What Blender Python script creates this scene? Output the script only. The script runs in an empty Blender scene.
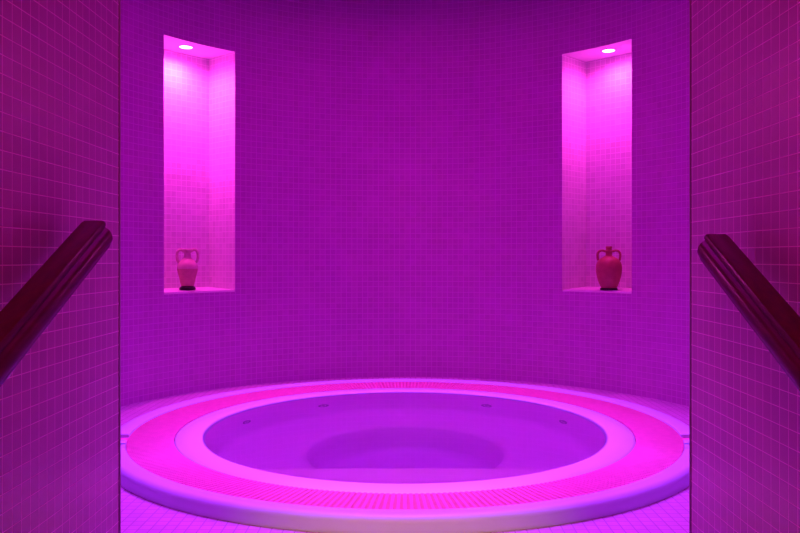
import bpy, bmesh, math, random
from mathutils import Vector, Matrix
random.seed(7)
S = bpy.context.scene
C = S.collection
PI = math.pi
R = math.radians

# ------------------------------------------------------------------ measures (metres)
CAM_H = 0.895          # camera above the tub room floor
TC = 3.9               # tub / rotunda centre, on +Y
RW = 1.85              # radius of the curved wall
CX = 0.842             # half width of the corridor
CEIL = 3.25
T = 0.04               # mosaic pitch
DOOR_A = PI - math.asin(CX / RW)
YD = TC + RW * math.cos(DOOR_A)     # where corridor wall meets the curved wall
Y_TOP = 1.86           # top nosing of the stair
STEP_R, STEP_D, NSTEP = 0.17, 0.333, 5
Y_END = -2.4
NICHES = {'left': (R(-56.81), R(-39.76)), 'right': (R(36.7), R(53.3))}
NZ0, NZ1, NDEP = 0.660, 2.330, 0.31

# ------------------------------------------------------------------ mesh builder
class MB:
    def __init__(s):
        s.v = []; s.f = []; s.uv = []; s.sm = []; s.mi = []
    def face(s, pts, uvs=None, smooth=False, mi=0):
        b = len(s.v)
        s.v += [tuple(p) for p in pts]
        s.f.append(tuple(range(b, b + len(pts))))
        s.uv.append(uvs or [(0, 0)] * len(pts)); s.sm.append(smooth); s.mi.append(mi)
    def grid(s, P, U=None, smooth=True, closed_u=False, mi=0, flip=False):
        """P[i][j] grid of points, U[i][j] uvs"""
        b = len(s.v); n = len(P); m = len(P[0])
        for row in P: s.v += [tuple(p) for p in row]
        for i in range(n if closed_u else n - 1):
            i2 = (i + 1) % n
            for j in range(m - 1):
                q = [(i, j), (i2, j), (i2, j + 1), (i, j + 1)]
                if flip: q.reverse()
                s.f.append(tuple(b + a * m + c for a, c in q))
                s.uv.append([U[a][c] if U else (0, 0) for a, c in q])
                s.sm.append(smooth); s.mi.append(mi)
    def box(s, x0, x1, y0, y1, z0, z1, mi=0):
        v = [Vector((x, y, z)) for x in (x0, x1) for y in (y0, y1) for z in (z0, z1)]
        for q in ((0, 1, 3, 2), (4, 6, 7, 5), (0, 4, 5, 1), (2, 3, 7, 6), (0, 2, 6, 4), (1, 5, 7, 3)):
            s.face([v[k] for k in q], mi=mi)
    def lathe(s, prof, c=(0, 0, 0), a0=0.0, a1=2 * PI, n=128, smooth=True, closed_prof=False, cap=False, mi=0):
        full = abs((a1 - a0) - 2 * PI) < 1e-6
        pr = list(prof) + ([prof[0]] if closed_prof else [])
        P = []
        for i in range(n if full else n + 1):
            a = a0 + (a1 - a0) * i / n
            P.append([(c[0] + r * math.sin(a), c[1] + r * math.cos(a), c[2] + z) for r, z in pr])
        s.grid(P, smooth=smooth, closed_u=full, mi=mi)
        if cap and not full:
            s.face([P[0][k] for k in range(len(prof))], mi=mi)
            s.face([P[-1][k] for k in reversed(range(len(prof)))], mi=mi)
    def tube(s, pts, rad, n=12, caps=True, mi=0):
        pts = [Vector(p) for p in pts]
        if not hasattr(rad, '__len__'): rad = [rad] * len(pts)
        up = None; P = []
        for i, p in enumerate(pts):
            d = (pts[min(i + 1, len(pts) - 1)] - pts[max(i - 1, 0)]).normalized()
            if up is None:
                up = d.orthogonal().normalized()
            up = (up - d * up.dot(d)).normalized()
            sd = d.cross(up)
            P.append([p + (up * math.cos(2 * PI * k / n) + sd * math.sin(2 * PI * k / n)) * rad[i] for k in range(n + 1)])
        s.grid(P, mi=mi)
        if caps:
            s.face([P[0][k] for k in range(n)], mi=mi); s.face([P[-1][k] for k in reversed(range(n))], mi=mi)
    def build(s, name, mats, parent=None, weld=True, bevel=None):
        me = bpy.data.meshes.new(name)
        me.from_pydata(s.v, [], s.f)
        uvl = me.uv_layers.new(name='UVMap')
        k = 0
        for uvs in s.uv:
            for u in uvs:
                uvl.data[k].uv = u; k += 1
        for p, sm, mi in zip(me.polygons, s.sm, s.mi):
            p.use_smooth = sm; p.material_index = mi
        if not isinstance(mats, (list, tuple)): mats = [mats]
        for m in mats: me.materials.append(m)
        bm = bmesh.new(); bm.from_mesh(me)
        if weld: bmesh.ops.remove_doubles(bm, verts=bm.verts, dist=1e-5)
        if weld != 'nofix': bmesh.ops.recalc_face_normals(bm, faces=bm.faces)
        bm.to_mesh(me); bm.free()
        o = bpy.data.objects.new(name, me); C.objects.link(o)
        if parent is not None: o.parent = parent
        if bevel:
            b = o.modifiers.new('bevel', 'BEVEL'); b.width = bevel; b.segments = 3; b.limit_method = 'ANGLE'; b.angle_limit = R(40)
        return o

def thing(name, loc, label, cat, group=None):
    o = bpy.data.objects.new(name, None); C.objects.link(o)
    o.location = loc; o['label'] = label; o['category'] = cat
    if group: o['group'] = group
    return o
def struct(o):
    o['kind'] = 'structure'; return o

# ------------------------------------------------------------------ materials
def new_mat(name):
    m = bpy.data.materials.new(name); m.use_nodes = True
    nt = m.node_tree
    return m, nt, nt.nodes['Principled BSDF']
def plain(name, col, rough=.4, coat=0, spec=.5, metal=0, noise=0, nscale=20, bump=0):
    m, nt, p = new_mat(name)
    p.inputs['Roughness'].default_value = rough
    p.inputs['Metallic'].default_value = metal
    p.inputs['Specular IOR Level'].default_value = spec
    p.inputs['Coat Weight'].default_value = coat
    p.inputs['Coat Roughness'].default_value = .08
    tc = nt.nodes.new('ShaderNodeTexCoord')
    n = nt.nodes.new('ShaderNodeTexNoise'); n.inputs['Scale'].default_value = nscale; n.inputs['Detail'].default_value = 5
    nt.links.new(tc.outputs['Object'], n.inputs['Vector'])
    r = nt.nodes.new('ShaderNodeValToRGB')
    r.color_ramp.elements[0].position = .3; r.color_ramp.elements[1].position = .7
    r.color_ramp.elements[0].color = tuple(c * (1 - noise) for c in col) + (1,)
    r.color_ramp.elements[1].color = tuple(min(1, c * (1 + noise)) for c in col) + (1,)
    nt.links.new(n.outputs['Fac'], r.inputs['Fac']); nt.links.new(r.outputs['Color'], p.inputs['Base Color'])
    if bump:
        b = nt.nodes.new('ShaderNodeBump'); b.inputs['Strength'].default_value = bump; b.inputs['Distance'].default_value = .002
        nt.links.new(n.outputs['Fac'], b.inputs['Height']); nt.links.new(b.outputs['Normal'], p.inputs['Normal'])
    return m

def mosaic(name, tile, grout, rough=.22, var=.1, tilt=.02, gw=.055, grough=.6, spec=.5):
    m, nt, p = new_mat(name)
    N = nt.nodes.new; L = nt.links.new
    uv = N('ShaderNodeUVMap'); uv.uv_map = 'UVMap'
    sc = N('ShaderNodeVectorMath'); sc.operation = 'SCALE'; sc.inputs['Scale'].default_value = 1 / T
    L(uv.outputs['UV'], sc.inputs[0])
    fr = N('ShaderNodeVectorMath'); fr.operation = 'FRACTION'; L(sc.outputs[0], fr.inputs[0])
    fl = N('ShaderNodeVectorMath'); fl.operation = 'FLOOR'; L(sc.outputs[0], fl.inputs[0])
    wn = N('ShaderNodeTexWhiteNoise'); wn.noise_dimensions = '3D'; L(fl.outputs[0], wn.inputs['Vector'])
    sp = N('ShaderNodeSeparateXYZ'); L(fr.outputs[0], sp.inputs[0])
    def mth(op, a, b=None):
        n = N('ShaderNodeMath'); n.operation = op
        for k, q in enumerate((a, b)):
            if q is None: continue
            if isinstance(q, (int, float)): n.inputs[k].default_value = q
            else: L(q, n.inputs[k])
        return n.outputs[0]
    ds = []
    for ax in ('X', 'Y'):
        d = mth('ABSOLUTE', mth('SUBTRACT', sp.outputs[ax], .5))
        ds.append(mth('SUBTRACT', .5, d))          # distance to the joint
    d = mth('MINIMUM', ds[0], ds[1])
    mr = N('ShaderNodeMapRange'); mr.interpolation_type = 'SMOOTHSTEP'
    mr.inputs['From Min'].default_value = gw * .55; mr.inputs['From Max'].default_value = gw * 1.25
    L(d, mr.inputs['Value'])
    mask = mr.outputs['Result']
    # tile colour varies from tile to tile
    v = N('ShaderNodeMapRange'); L(wn.outputs['Value'], v.inputs['Value'])
    v.inputs['To Min'].default_value = 1 - var; v.inputs['To Max'].default_value = 1 + var
    big = N('ShaderNodeTexNoise'); big.inputs['Scale'].default_value = 3; L(uv.outputs['UV'], big.inputs['Vector'])
    v2 = N('ShaderNodeMapRange'); L(big.outputs['Fac'], v2.inputs['Value'])
    v2.inputs['To Min'].default_value = .9; v2.inputs['To Max'].default_value = 1.1
    vv = mth('MULTIPLY', v.outputs['Result'], v2.outputs['Result'])
    tcol = N('ShaderNodeVectorMath'); tcol.operation = 'SCALE'; tcol.inputs[0].default_value = tile; L(vv, tcol.inputs['Scale'])
    mx = N('ShaderNodeMix'); mx.data_type = 'RGBA'; L(mask, mx.inputs['Factor'])
    mx.inputs['A'].default_value = tuple(grout) + (1,); L(tcol.outputs[0], mx.inputs['B'])
    L(mx.outputs['Result'], p.inputs['Base Color'])
    rr = N('ShaderNodeMapRange'); L(mask, rr.inputs['Value'])
    rr.inputs['To Min'].default_value = grough; rr.inputs['To Max'].default_value = rough
    L(rr.outputs['Result'], p.inputs['Roughness'])
    p.inputs['Specular IOR Level'].default_value = spec
    # bump + random tilt of each tile
    bp = N('ShaderNodeBump'); bp.inputs['Strength'].default_value = .5; bp.inputs['Distance'].default_value = .0015
    L(mask, bp.inputs['Height'])
    cn = N('ShaderNodeVectorMath'); cn.operation = 'SUBTRACT'; L(wn.outputs['Color'], cn.inputs[0]); cn.inputs[1].default_value = (.5, .5, .5)
    c2 = N('ShaderNodeVectorMath'); c2.operation = 'SCALE'; L(cn.outputs[0], c2.inputs[0]); c2.inputs['Scale'].default_value = tilt * 2
    ad = N('ShaderNodeVectorMath'); ad.operation = 'ADD'; L(bp.outputs['Normal'], ad.inputs[0]); L(c2.outputs[0], ad.inputs[1])
    nm = N('ShaderNodeVectorMath'); nm.operation = 'NORMALIZE'; L(ad.outputs[0], nm.inputs[0])
    L(nm.outputs[0], p.inputs['Normal'])
    return m

M = {}
M['tile'] = mosaic('mauve_mosaic', (.47, .18, .50), (.61, .27, .64), rough=.36, var=.045, spec=.3)
M['tile_niche'] = mosaic('niche_mosaic', (.62, .60, .62), (.8, .78, .8), rough=.3, var=.06)
M['tile_hall'] = mosaic('hall_mosaic', (.47, .28, .37), (.95, .64, .78), rough=.32, var=.05, tilt=.015, gw=.032)
M['tile_floor'] = mosaic('floor_mosaic', (.62, .48, .62), (.44, .34, .45), rough=.3, var=.05)
M['ceiling'] = plain('grey_plaster', (.2, .19, .2), .7, noise=.03)
M['plaster'] = plain('white_plaster', (.7, .69, .7), .7, noise=.03)
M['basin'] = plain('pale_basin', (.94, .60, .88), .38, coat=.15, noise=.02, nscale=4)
M['acrylic'] = plain('cool_white_acrylic', (.57, .84, .86), .5, coat=0, noise=.02, nscale=4)
M['grate'] = plain('pink_white_plastic', (.80, .26, .43), .38, noise=.05, nscale=30)
M['wood'] = None
M['metal'] = plain('brushed_metal', (.7, .68, .66), .25, metal=1, noise=.04)
M['bead'] = plain('grey_bead', (.4, .38, .4), .3, noise=.03)
M['blackm'] = plain('black_glaze', (.012, .01, .012), .3, noise=.1)
M['clay_pale'] = plain('pale_clay', (.55, .42, .36), .6, noise=.08, nscale=30, bump=.3)
M['clay_low'] = plain('red_brown_clay', (.46, .26, .20), .6, noise=.12, nscale=30, bump=.3)
M['terracotta'] = plain('terracotta', (.36, .13, .085), .5, noise=.12, nscale=25, bump=.3)
M['gutter'] = plain('shade_dark_gutter', (.10, .02, .05), .5, noise=.05)  # shade in the grate gaps is put into this dark gutter colour
M['jet'] = plain('grey_plastic', (.42, .40, .46), .35, noise=.03)
M['shelf'] = plain('white_stone', (.8, .78, .8), .35, noise=.04, nscale=15)

m, nt, p = new_mat('polished_mahogany')
tc = nt.nodes.new('ShaderNodeTexCoord'); mp = nt.nodes.new('ShaderNodeMapping'); mp.inputs['Scale'].default_value = (60, 2.2, 60)
mp.inputs['Rotation'].default_value = (-math.atan(.51), 0, 0)
nz = nt.nodes.new('ShaderNodeTexNoise'); nz.inputs['Scale'].default_value = 1.0; nz.inputs['Detail'].default_value = 6
rp = nt.nodes.new('ShaderNodeValToRGB'); rp.color_ramp.elements[0].color = (.055, .006, .003, 1); rp.color_ramp.elements[1].color = (.11, .014, .005, 1)
rp.color_ramp.elements[0].position = .3; rp.color_ramp.elements[1].position = .75
nt.links.new(tc.outputs['Object'], mp.inputs['Vector']); nt.links.new(mp.outputs[0], nz.inputs['Vector'])
nt.links.new(nz.outputs['Fac'], rp.inputs['Fac']); nt.links.new(rp.outputs['Color'], p.inputs['Base Color'])
p.inputs['Roughness'].default_value = .4; p.inputs['Coat Weight'].default_value = .25; p.inputs['Coat Roughness'].default_value = .18; p.inputs['Specular IOR Level'].default_value = .15
M['wood'] = m

m, nt, p = new_mat('spa_water')
p.inputs['Base Color'].default_value = (1, 1, 1, 1)
p.inputs['Transmission Weight'].default_value = 1; p.inputs['IOR'].default_value = 1.33; p.inputs['Roughness'].default_value = 0.0
tc = nt.nodes.new('ShaderNodeTexCoord')
nz = nt.nodes.new('ShaderNodeTexNoise'); nz.inputs['Scale'].default_value = 4; nz.inputs['Detail'].default_value = 1
nt.links.new(tc.outputs['Object'], nz.inputs['Vector'])
bp = nt.nodes.new('ShaderNodeBump'); bp.inputs['Strength'].default_value = .04; bp.inputs['Distance'].default_value = .01
nt.links.new(nz.outputs['Fac'], bp.inputs['Height']); nt.links.new(bp.outputs['Normal'], p.inputs['Normal'])
va = nt.nodes.new('ShaderNodeVolumeAbsorption'); va.inputs['Color'].default_value = (.2, .0, .88, 1); va.inputs['Density'].default_value = .20
nt.links.new(va.outputs[0], nt.nodes['Material Output'].inputs['Volume'])
M['water'] = m

m, nt, p = new_mat('lit_lamp_lens')
p.inputs['Base Color'].default_value = (.9, .9, .9, 1)
p.inputs['Emission Color'].default_value = (1, .08, .8, 1); p.inputs['Emission Strength'].default_value = 30
M['lens'] = m

# ------------------------------------------------------------------ the shell
def wp(a, z, r=RW): return (r * math.sin(a), TC + r * math.cos(a), z)
mb = MB()
def cyl(a0, a1, z0, z1):
    n = max(2, int(abs(a1 - a0) / R(1.5)))
    P = []; U = []
    for i in range(n + 1):
        a = a0 + (a1 - a0) * i / n
        P.append([wp(a, z0), wp(a, z1)]); U.append([(a * RW, z0), (a * RW, z1)])
    mb.grid(P, U)
nl, nr = NICHES['left'], NICHES['right']
for a0, a1 in ((-DOOR_A, nl[0]), (nl[1], nr[0]), (nr[1], DOOR_A)):
    cyl(a0, a1, 0, CEIL)
for a0, a1 in (nl, nr):
    cyl(a0, a1, 0, NZ0); cyl(a0, a1, NZ1, CEIL)
    A = Vector(wp(a0, 0)); B = Vector(wp(a1, 0)); ch = (B - A); w = ch.length; ch.normalize()
    am = (a0 + a1) / 2
    out = Vector((math.sin(am), math.cos(am), 0))
    Ab = A + out * NDEP; Bb = B + out * NDEP
    def up(v, z): return (v.x, v.y, z)
    def wallq(p0, p1, u0):
        l = (p1 - p0).length
        mb.face([up(p0, NZ0), up(p1, NZ0), up(p1, NZ1), up(p0, NZ1)], [(u0, NZ0), (u0 + l, NZ0), (u0 + l, NZ1), (u0, NZ1)], mi=1)
    wallq(A, Ab, 10); wallq(Ab, Bb, 20); wallq(Bb, B, 30)
    arc = [Vector(wp(a0 + (a1 - a0) * k / 12, 0)) for k in range(13)]
    poly = arc + [Bb, Ab]
    mb.face([up(v, NZ0) for v in poly], mi=2); mb.face([up(v, NZ1) for v in reversed(poly)], mi=2)
struct(mb.build('wall_back', [M['tile'], M['tile_niche'], M['plaster']], weld=False))

ZLOW = -STEP_R * NSTEP
for nm, x in (('wall_left', -CX), ('wall_right', CX)):
    mb = MB()
    ext = .16 if x < 0 else -.16
    # the hall wall is a solid slab ending in the corner with the curved wall
    mb.face([(x, Y_END, ZLOW), (x, YD, ZLOW), (x, YD, CEIL), (x, Y_END, CEIL)],
            [(Y_END, ZLOW), (YD, ZLOW), (YD, CEIL), (Y_END, CEIL)])
    mb.face([(x - ext, Y_END, ZLOW), (x - ext, YD - .12, ZLOW), (x - ext, YD - .12, CEIL), (x - ext, Y_END, CEIL)])
    mb.face([(x, Y_END, CEIL), (x, YD, CEIL), (x - ext, YD - .12, CEIL), (x - ext, Y_END, CEIL)])
    o = struct(mb.build(nm, M['tile_hall'], weld=False))
mb = MB()
mb.face([(-CX, Y_END, ZLOW), (CX, Y_END, ZLOW), (CX, Y_END, CEIL), (-CX, Y_END, CEIL)], [(0, 0), (2 * CX, 0), (2 * CX, 4.1), (0, 4.1)])
struct(mb.build('wall_front', M['tile_hall']))

# floor: ring round the tub, doorway landing, stairs going down to the hall
mb = MB()
RF = 1.36
n = 120; P = []; U = []
for i in range(n + 1):
    a = -PI + 2 * PI * i / n
    row = []
    for r in (RF, 1.5, 1.7, RW + .01):
        row.append((r * math.sin(a), TC + r * math.cos(a), 0))
    P.append(row); U.append([(q[0], q[1]) for q in row])
mb.grid(P, U, smooth=False)
nd = 24; P = []; U = []
for i in range(nd + 1):
    x = -CX + 2 * CX * i / nd
    y1 = TC - math.sqrt((RW - .005) ** 2 - x * x)
    row = [(x, Y_TOP, 0), (x, y1, 0)]
    P.append(row); U.append([(q[0], q[1]) for q in row])
mb.grid(P, U, smooth=False)
y = Y_TOP; z = 0
for k in range(NSTEP):
    z2 = z - STEP_R
    mb.face([(-CX, y, z), (CX, y, z), (CX, y, z2), (-CX, y, z2)], [(0, z), (2 * CX, z), (2 * CX, z2), (0, z2)])
    y2 = y - STEP_D if k < NSTEP - 1 else Y_END
    mb.face([(-CX, y2, z2), (CX, y2, z2), (CX, y, z2), (-CX, y, z2)], [(0, y2), (2 * CX, y2), (2 * CX, y), (0, y)])
    y, z = y2, z2
struct(mb.build('floor', M['tile_floor'], weld=False))

mb = MB()
pts = [wp(-DOOR_A + 2 * DOOR_A * i / 90, CEIL, RW + .1) for i in range(91)]
mb.face(pts)
mb.face([(-CX - .1, Y_END, CEIL), (CX + .1, Y_END, CEIL), (CX + .1, YD + .1, CEIL), (-CX - .1, YD + .1, CEIL)])
struct(mb.build('ceiling', M['ceiling'], weld=False))

# corner beads on the two arrises
for k, sx in enumerate((-1, 1)):
    mb = MB()
    x = sx * (CX - .0015)
    mb.tube([(x, YD + .001, 0), (x, YD + .001, CEIL)], .003, n=10)
    struct(mb.build('trim_%d' % (k + 1), M['bead']))
# stone slabs on the niche bottoms
SH = .026
for k, key in enumerate(('left', 'right')):
    a0, a1 = NICHES[key]
    e = .003 / RW
    am = (a0 + a1) / 2; out = Vector((math.sin(am), math.cos(am), 0))
    arc = [Vector(wp(a0 + e + (a1 - a0 - 2 * e) * j / 12, 0, RW + .002)) for j in range(13)]
    poly = arc + [Vector(wp(a1 - e, 0)) + out * (NDEP - .003), Vector(wp(a0 + e, 0)) + out * (NDEP - .003)]
    mb = MB()
    lo = [(v.x, v.y, NZ0 + .0005) for v in poly]
    # the slab rises a little to the back, so water runs off
    hi = [(v.x, v.y, NZ0 + (.013 if j < 13 else .027)) for j, v in enumerate(poly)]
    nn = len(poly)
    mb.face(hi); mb.face(list(reversed(lo)))
    for j in range(nn):
        j2 = (j + 1) % nn
        mb.face([lo[j], lo[j2], hi[j2], hi[j]])
    struct(mb.build('trim_%d' % (k + 3), M['shelf']))

# ------------------------------------------------------------------ the tub
tub = thing('hot_tub', (0, TC, 0), 'large round white sunken hot tub with a slatted overflow ring, set in the tiled floor', 'hot tub')
def ang(px, py):   # angle round the tub of a point x, y in the room
    return math.atan2(px, py - TC)
TOP = .059
prof = [(1.338, -.06), (1.338, .050), (1.341, .0535), (1.347, .055), (1.375, .0565), (1.402, TOP), (1.412, .0578), (1.421, .053), (1.427, .045), (1.430, .034), (1.432, .002), (1.432, -.06)]
def dipped(d): return [(r, min(z, TOP - d) if z > 0 else z) for r, z in prof]
aG0 = ang(-1.385, 3.625); aG1 = ang(-1.385, 3.515); aG2 = ang(-1.38, 3.44); aG3 = ang(-1.36, 3.33)
aG0, aG1, aG2, aG3 = [abs(q) for q in (aG0, aG1, aG2, aG3)]
mb = MB(); mb.lathe(prof, a0=-aG0, a1=aG0, n=150, cap=True, closed_prof=True)
o = mb.build('rim', M['acrylic'], tub); o['label'] = 'back stretch of the white outer rim'
mb = MB(); mb.lathe(prof, a0=aG3, a1=2 * PI - aG3, n=100, cap=True, closed_prof=True)
for sg in (-1, 1):
    lo, hi = sorted((sg * aG1, sg * aG2)); mb.lathe(prof, a0=lo, a1=hi, n=4, cap=True, closed_prof=True)
    lo, hi = sorted((sg * aG2, sg * aG3)); mb.lathe(dipped(.010), a0=lo, a1=hi, n=6, cap=True, closed_prof=True)
o = mb.build('rim', M['acrylic'], tub); o['label'] = 'front stretch of the white outer rim'
# low channel pieces in the two gaps of the rim
for sg in (-1, 1):
    mb = MB(); lo, hi = sorted((sg * (aG0 - .004), sg * (aG1 + .004)))
    mb.lathe(dipped(.018), a0=lo, a1=hi, n=5, cap=True, closed_prof=True)
    mb.build('drain_channel', M['grate'], tub)
# gutter under the grate + inner lip + basin, one moulded shell
sh = [(1.338, -.058), (1.337, .0), (1.336, -.045), (1.32, -.055), (1.145, -.055), (1.13, -.045), (1.127, .025), (1.124, .037), (1.116, .0415),
      (1.06, .0435), (1.02, .0435), (1.006, .041), (.998, .036), (.992, .026), (.986, .0), (.972, -.12), (.958, -.26), (.945, -.36), (.930, -.40), (.905, -.418), (.87, -.424),
      (.56, -.43), (.528, -.434), (.505, -.447), (.495, -.47), (.485, -.6), (.47, -.78), (.44, -.83), (.38, -.845), (.2, -.85), (.0005, -.852)]
mb = MB(); mb.lathe(sh[1:7], n=144); mb.build('gutter', M['gutter'], tub)
mb = MB(); mb.lathe(sh[6:], n=144)
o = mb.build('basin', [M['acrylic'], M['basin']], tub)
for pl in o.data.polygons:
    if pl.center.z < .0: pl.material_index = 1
# straight-edged entry step just under the water at the near side
ys = -.715; rr = .978; zt = -.022
a_s = math.acos(ys / rr)
n = 40
arc = [(rr * math.sin(a_s + (2 * PI - 2 * a_s) * k / n), rr * math.cos(a_s + (2 * PI - 2 * a_s) * k / n)) for k in range(n + 1)]
mb = MB()
mb.face([(x, y, zt) for x, y in arc]); 
arc2 = [(x * .95, max(y * .95, y + .0) if y > -.7 else y * .95) for x, y in arc]
for k in range(n + 1):
    k2 = (k + 1) % (n + 1)
    mb.face([(arc[k][0], arc[k][1], zt), (arc[k2][0], arc[k2][1], zt), (arc2[k2][0], arc2[k2][1], -.425), (arc2[k][0], arc2[k][1], -.425)])
mb.face([(x, y, -.425) for x, y in reversed(arc2)])
o = mb.build('entry_step', M['basin'], tub, bevel=.012)
# overflow grate: radial slats on concentric ties
mb = MB()
NB = 344
r0, r1, z0, z1 = 1.1275, 1.335, .0425, .049
def bar(a, w0):
    ca, sa = math.cos(a), math.sin(a)
    def P(r, t, z): return (r * sa + t * ca, r * ca - t * sa, z)
    hw = w0 / 2; th = .012; c = .0012
    for (qa, qb) in (((-hw, -c), (-hw + c, 0)), ((-hw + c, 0), (hw - c, 0)), ((hw - c, 0), (hw, -c)), ((-hw, -th), (-hw, -c)), ((hw, -c), (hw, -th))):
        mb.face([P(r0, qa[0], z0 + qa[1]), P(r1, qa[0], z1 + qa[1]), P(r1, qb[0], z1 + qb[1]), P(r0, qb[0], z0 + qb[1])])
    for r, z in ((r0, z0), (r1, z1)):
        mb.face([P(r, -hw, z - th), P(r, hw, z - th), P(r, hw, z - c), P(r, -hw, z - c)])
st = 2 * PI / NB
for k in range(NB):
    bar(k * st, .0118)
for j in range(26):
    r = r0 + (r1 - r0) * j / 25; z = z0 + (z1 - z0) * j / 25
    rr0, rr1 = max(r - .0018, r0), min(r + .0018, r1)
    mb.lathe([(rr0, z - .011), (rr0, z - .0022), (rr1, z - .0022), (rr1, z - .011)], n=172, closed_prof=True, smooth=False)
o = mb.build('overflow_grate', M['grate'], tub, weld=False); o['label'] = 'pinkish slatted overflow grate ring'
# jets
def jet(a, zj):
    rj = .958 + (zj + .26) * .1
    c = Vector((rj * math.sin(a), rj * math.cos(a), zj)); inn = Vector((-math.sin(a), -math.cos(a), .0)); up_ = Vector((0, 0, 1)); sd = inn.cross(up_)
    mb = MB(); P = []
    for (r, d) in ((.036, -.01), (.036, .004), (.032, .008), (.024, .008), (.020, .002), (.020, -.004), (.012, -.004), (.010, .006), (.0005, .007)):
        P.append([c + inn * d + (up_ * math.cos(2 * PI * k / 20) + sd * math.sin(2 * PI * k / 20)) * r for k in range(21)])
    mb.grid(P); mb.build('jet_nozzle', M['jet'], tub)
for a in (-67, -31.5, 31.5, 67): jet(R(a), -.22)

mb = MB(); mb.lathe([(.0005, 0), (.3, 0), (.6, 0), (.9, 0), (.997, 0)], n=128)
w = mb.build('water', M['water']); w.location = (0, TC, .0375)
if sum(pl.normal.z for pl in w.data.polygons) < 0:
    w.data.flip_normals()
w['kind'] = 'stuff'; w['label'] = 'still clear violet-lit water filling the round tub to its lip'; w['category'] = 'water'

# ------------------------------------------------------------------ handrails
SL = .51
def handrail(sg, drop, side, zb):
    ztop_c = -(1.089 * .80) + drop          # height above camera at y=0 of the top face
    zat = lambda yy: CAM_H + SL * yy + ztop_c
    yN, yF = -.55, 1.885
    loc = Vector((sg * .80, yF, zat(yF)))
    t = thing('handrail', loc, 'dark polished mahogany handrail climbing the %s mosaic wall' % side, 'handrail', None)
    pr = [(0, -.010), (.002, -.003), (.008, 0), (.050, 0), (.056, -.002), (.0585, -.007), (.0585, -.013), (.0555, -.0155), (.056, -.020), (.061, -.023), (.066, -.029),
          (.0695, -.038), (.0700, -.050), (.067, -.057), (.0625, -.060), (.0625, -.064), (.059, -.071), (.052, -.075), (.018, -.075), (.010, -.072), (.007, -.066), (.007, -.060), (.003, -.056), (0, -.046)]
    cu, cv = .034, -.037
    d = Vector((0, 1, SL)).normalized(); nrm = Vector((0, -SL, 1)).normalized(); inn = Vector((-sg, 0, 0))
    Ltot = (yF - yN) * math.sqrt(1 + SL * SL)
    mb = MB(); P = []
    def ring(s_, sc):
        return [d * s_ + inn * (cu + (u - cu) * sc) + nrm * (cv + (v - cv) * sc) for u, v in pr + pr[:1]]
    for s_, sc in ((.012, .86), (.010, .94), (.006, .98), (0, 1), (-Ltot * .25, 1), (-Ltot * .5, 1), (-Ltot, 1)):
        P.append(ring(s_, sc))
    mb.grid(P)
    mb.face(P[0][:-1]); mb.face(list(reversed(P[-1][:-1])))
    rail = mb.build('rail', M['wood'], t)
    em = rail.modifiers.new('es', 'EDGE_SPLIT'); em.split_angle = R(28)
    for yb in zb:
        zc = zat(yb) - loc.z - .075 * math.sqrt(1 + SL * SL) * .94
        yl = yb - yF
        wallu = -(CX - .80)
        f = lambda u, yy, zz: Vector((-sg * u, yy, zz))
        mb = MB()
        mb.tube([f(wallu + .006, yl, zc - .055), f(wallu + .035, yl, zc - .055), f(.018, yl, zc - .045), f(.028, yl, zc - .028), f(.030, yl, zc + .004)], .007, n=12)
        br = mb.build('bracket', M['metal'], t)
        mb = MB(); mb.tube([f(wallu + .0005, yl, zc - .055), f(wallu + .006, yl, zc - .055), f(wallu + .008, yl, zc - .055)], [.028, .028, .022], n=24)
        mb.build('wall_plate', M['metal'], br)
handrail(-1, 0, 'left', (-.2, .75, 1.5))
handrail(1, -.033, 'right', (-.2, .75, 1.5))

# ------------------------------------------------------------------ niche lamps and amphorae
def niche_frame(key):
    a0, a1 = NICHES[key]
    A = Vector(wp(a0, 0)); B = Vector(wp(a1, 0)); am = (a0 + a1) / 2
    out = Vector((math.sin(am), math.cos(am), 0))
    return (A + B) / 2, out, (B - A).normalized()
lamp_w = {'left': 100, 'right': 48}
for key in ('left', 'right'):
    mid, out, ch = niche_frame(key)
    c = mid + out * .145 + ch * (-.022 if key == 'left' else .014) + Vector((0, 0, NZ1))
    t = thing('recessed_spotlight', c, 'small round recessed spotlight glowing pink in the ceiling of the %s wall niche' % key, 'spotlight')
    mb = MB(); mb.lathe([(.043, .0), (.043, -.004), (.050, -.005), (.055, -.002), (.055, 0)], n=32, closed_prof=True)
    mb.build('lamp_ring', M['metal'], t)
    mb = MB(); mb.lathe([(.0005, -.0035), (.043, -.0035)], n=32)
    o = mb.build('lens', M['lens'], t)
    L = bpy.data.lights.new('niche_spot', 'SPOT'); L.energy = lamp_w[key]; L.color = (1, .040, .70); L.spot_size = R(165); L.spot_blend = .8; L.shadow_soft_size = .03
    lo = bpy.data.objects.new('niche_spot', L); C.objects.link(lo); lo.parent = t; lo.location = (0, 0, -.012)

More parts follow.
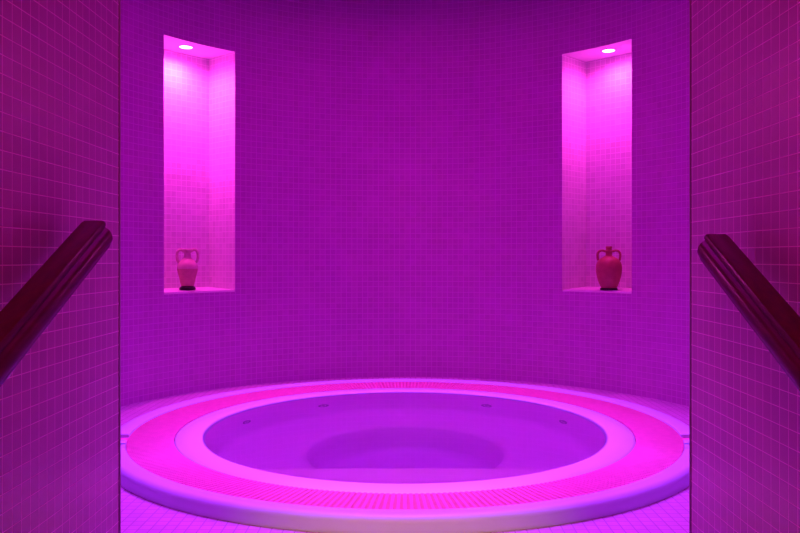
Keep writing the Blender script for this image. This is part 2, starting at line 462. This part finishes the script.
def amphora(key, px_tan, depth, prof, hand, mats, label, base_prof):
    mid, out, ch = niche_frame(key)
    # along the viewing direction px_tan, at distance depth
    loc = Vector((px_tan * depth, depth, 0))
    dd = (loc - mid).dot(out)
    loc.z = NZ0 + .013 + .014 * dd / NDEP + .0015
    t = thing('amphora', loc, label, 'vase', 'amphorae in the wall niches')
    mb = MB(); mb.lathe(prof, n=48, closed_prof=False)
    mi = mb.build('body', mats, t)
    for pl in mi.data.polygons:
        zc = sum(mi.data.vertices[v].co.z for v in pl.vertices) / len(pl.vertices)
        if len(mats) > 1 and zc < SPLIT[key]: pl.material_index = 1
    for s_ in (-1, 1):
        pts = [(s_ * x, 0, z) for x, z in hand]
        mb = MB(); mb.tube(pts, .0095 if key == 'left' else .0080, n=10)
        mb.build('handle', mats[0], t)
    mb = MB(); mb.lathe(base_prof, n=40, closed_prof=True)
    o = mb.build('foot', M['blackm'], t); o['label'] = 'black foot'
    t.rotation_euler.z = -math.atan(px_tan) + R(4)
    return t
SPLIT = {'left': .142, 'right': -1}
def smooth_path(pts, n=4):
    out = []
    P = [Vector((x, 0, z)) for x, z in pts]
    for i in range(len(P) - 1):
        p0 = P[max(i - 1, 0)]; p1 = P[i]; p2 = P[i + 1]; p3 = P[min(i + 2, len(P) - 1)]
        for k in range(n):
            t = k / n
            q = .5 * ((2 * p1) + (p2 - p0) * t + (2 * p0 - 5 * p1 + 4 * p2 - p3) * t * t + (3 * p1 - p0 - 3 * p2 + p3) * t ** 3)
            out.append((q.x, q.z))
    out.append(pts[-1]); return out
body_l = smooth_path([(.040, .022), (.046, .040), (.056, .085), (.066, .125), (.0685, .142)], 3) + smooth_path([(.0688, .150), (.062, .175), (.046, .196), (.030, .212), (.023, .222), (.021, .238), (.024, .252), (.033, .262), (.033, .274), (.028, .277), (.018, .268), (.012, .24), (.012, .20)], 3)
amphora('left', -.2843, 5.19, body_l, smooth_path([(.020, .258), (.038, .270), (.056, .268), (.066, .252), (.068, .225), (.064, .195), (.054, .186)]),
        [M['clay_pale'], M['clay_low']], 'two-handled pale clay amphora with a darker lower body, in the left niche',
        [(.0005, 0), (.054, 0), (.056, .006), (.050, .018), (.040, .027), (.0005, .027)])
body_r = smooth_path([(.050, .012), (.060, .03), (.075, .07), (.085, .12), (.087, .155), (.080, .185), (.062, .210), (.036, .225), (.024, .233), (.021, .245), (.024, .256), (.028, .266), (.021, .270), (.019, .280), (.022, .286), (.021, .294), (.016, .296), (.012, .285), (.012, .25)], 3)
amphora('right', .2665, 5.215, body_r, smooth_path([(.024, .262), (.042, .268), (.062, .264), (.074, .248), (.075, .225), (.071, .2)]),
        [M['terracotta']], 'two-handled round-bellied terracotta amphora, in the right niche',
        [(.0005, 0), (.058, 0), (.060, .005), (.055, .013), (.0005, .014)])

# ------------------------------------------------------------------ light
def area(name, loc, rot, size, power, col, size_y=None, shape='DISK', spread=180):
    L = bpy.data.lights.new(name, 'AREA'); L.shape = shape; L.size = size; L.energy = power; L.color = col; L.spread = R(spread)
    if size_y: L.size_y = size_y
    o = bpy.data.objects.new(name, L); C.objects.link(o); o.location = loc; o.rotation_euler = rot
    return o
area('ceiling_lamp_violet', (0, TC - .25, CEIL - .03), (0, 0, 0), 1.2, 68, (.44, .036, 1.0), spread=68)
area('ceiling_lamp_pink', (0, TC + .1, CEIL - .03), (0, 0, 0), .9, 22, (1.0, .0, .85), spread=150)
area('hall_lamp', (-.38, -.3, CEIL - .05), (0, 0, 0), 1.0, 31, (1.0, .05, .26))
L = bpy.data.lights.new('hall_spotlight', 'SPOT'); L.energy = 400; L.color = (1, .42, .04); L.spot_size = R(15); L.spot_blend = 1; L.shadow_soft_size = .04
lo = bpy.data.objects.new('hall_spotlight', L); C.objects.link(lo); lo.location = (0, -2.2, 1.95)
lo.rotation_euler = (Vector((0, 2.42, 0)) - lo.location).to_track_quat('-Z', 'Y').to_euler()
W = bpy.data.worlds.new('world'); S.world = W; W.use_nodes = True
W.node_tree.nodes['Background'].inputs['Color'].default_value = (.02, .0, .02, 1)
W.node_tree.nodes['Background'].inputs['Strength'].default_value = 0

# ------------------------------------------------------------------ camera
cd = bpy.data.cameras.new('camera'); cam = bpy.data.objects.new('camera', cd); C.objects.link(cam)
cam.location = (0, 0, CAM_H); cam.rotation_euler = (R(90), 0, 0)
cd.sensor_width = 36; cd.lens = 36 * 765 / 800
cd.shift_x = -5 / 800; cd.shift_y = -8.5 / 800
cd.clip_start = .05
S.camera = cam
S.view_settings.view_transform = 'Standard'; S.view_settings.look = 'None'
S.view_settings.exposure = 0; S.view_settings.gamma = 1
S.cycles.use_denoising = True
S.cycles.max_bounces = 12; S.cycles.diffuse_bounces = 6
S.cycles.caustics_refractive = True
S.cycles.sample_clamp_indirect = 6
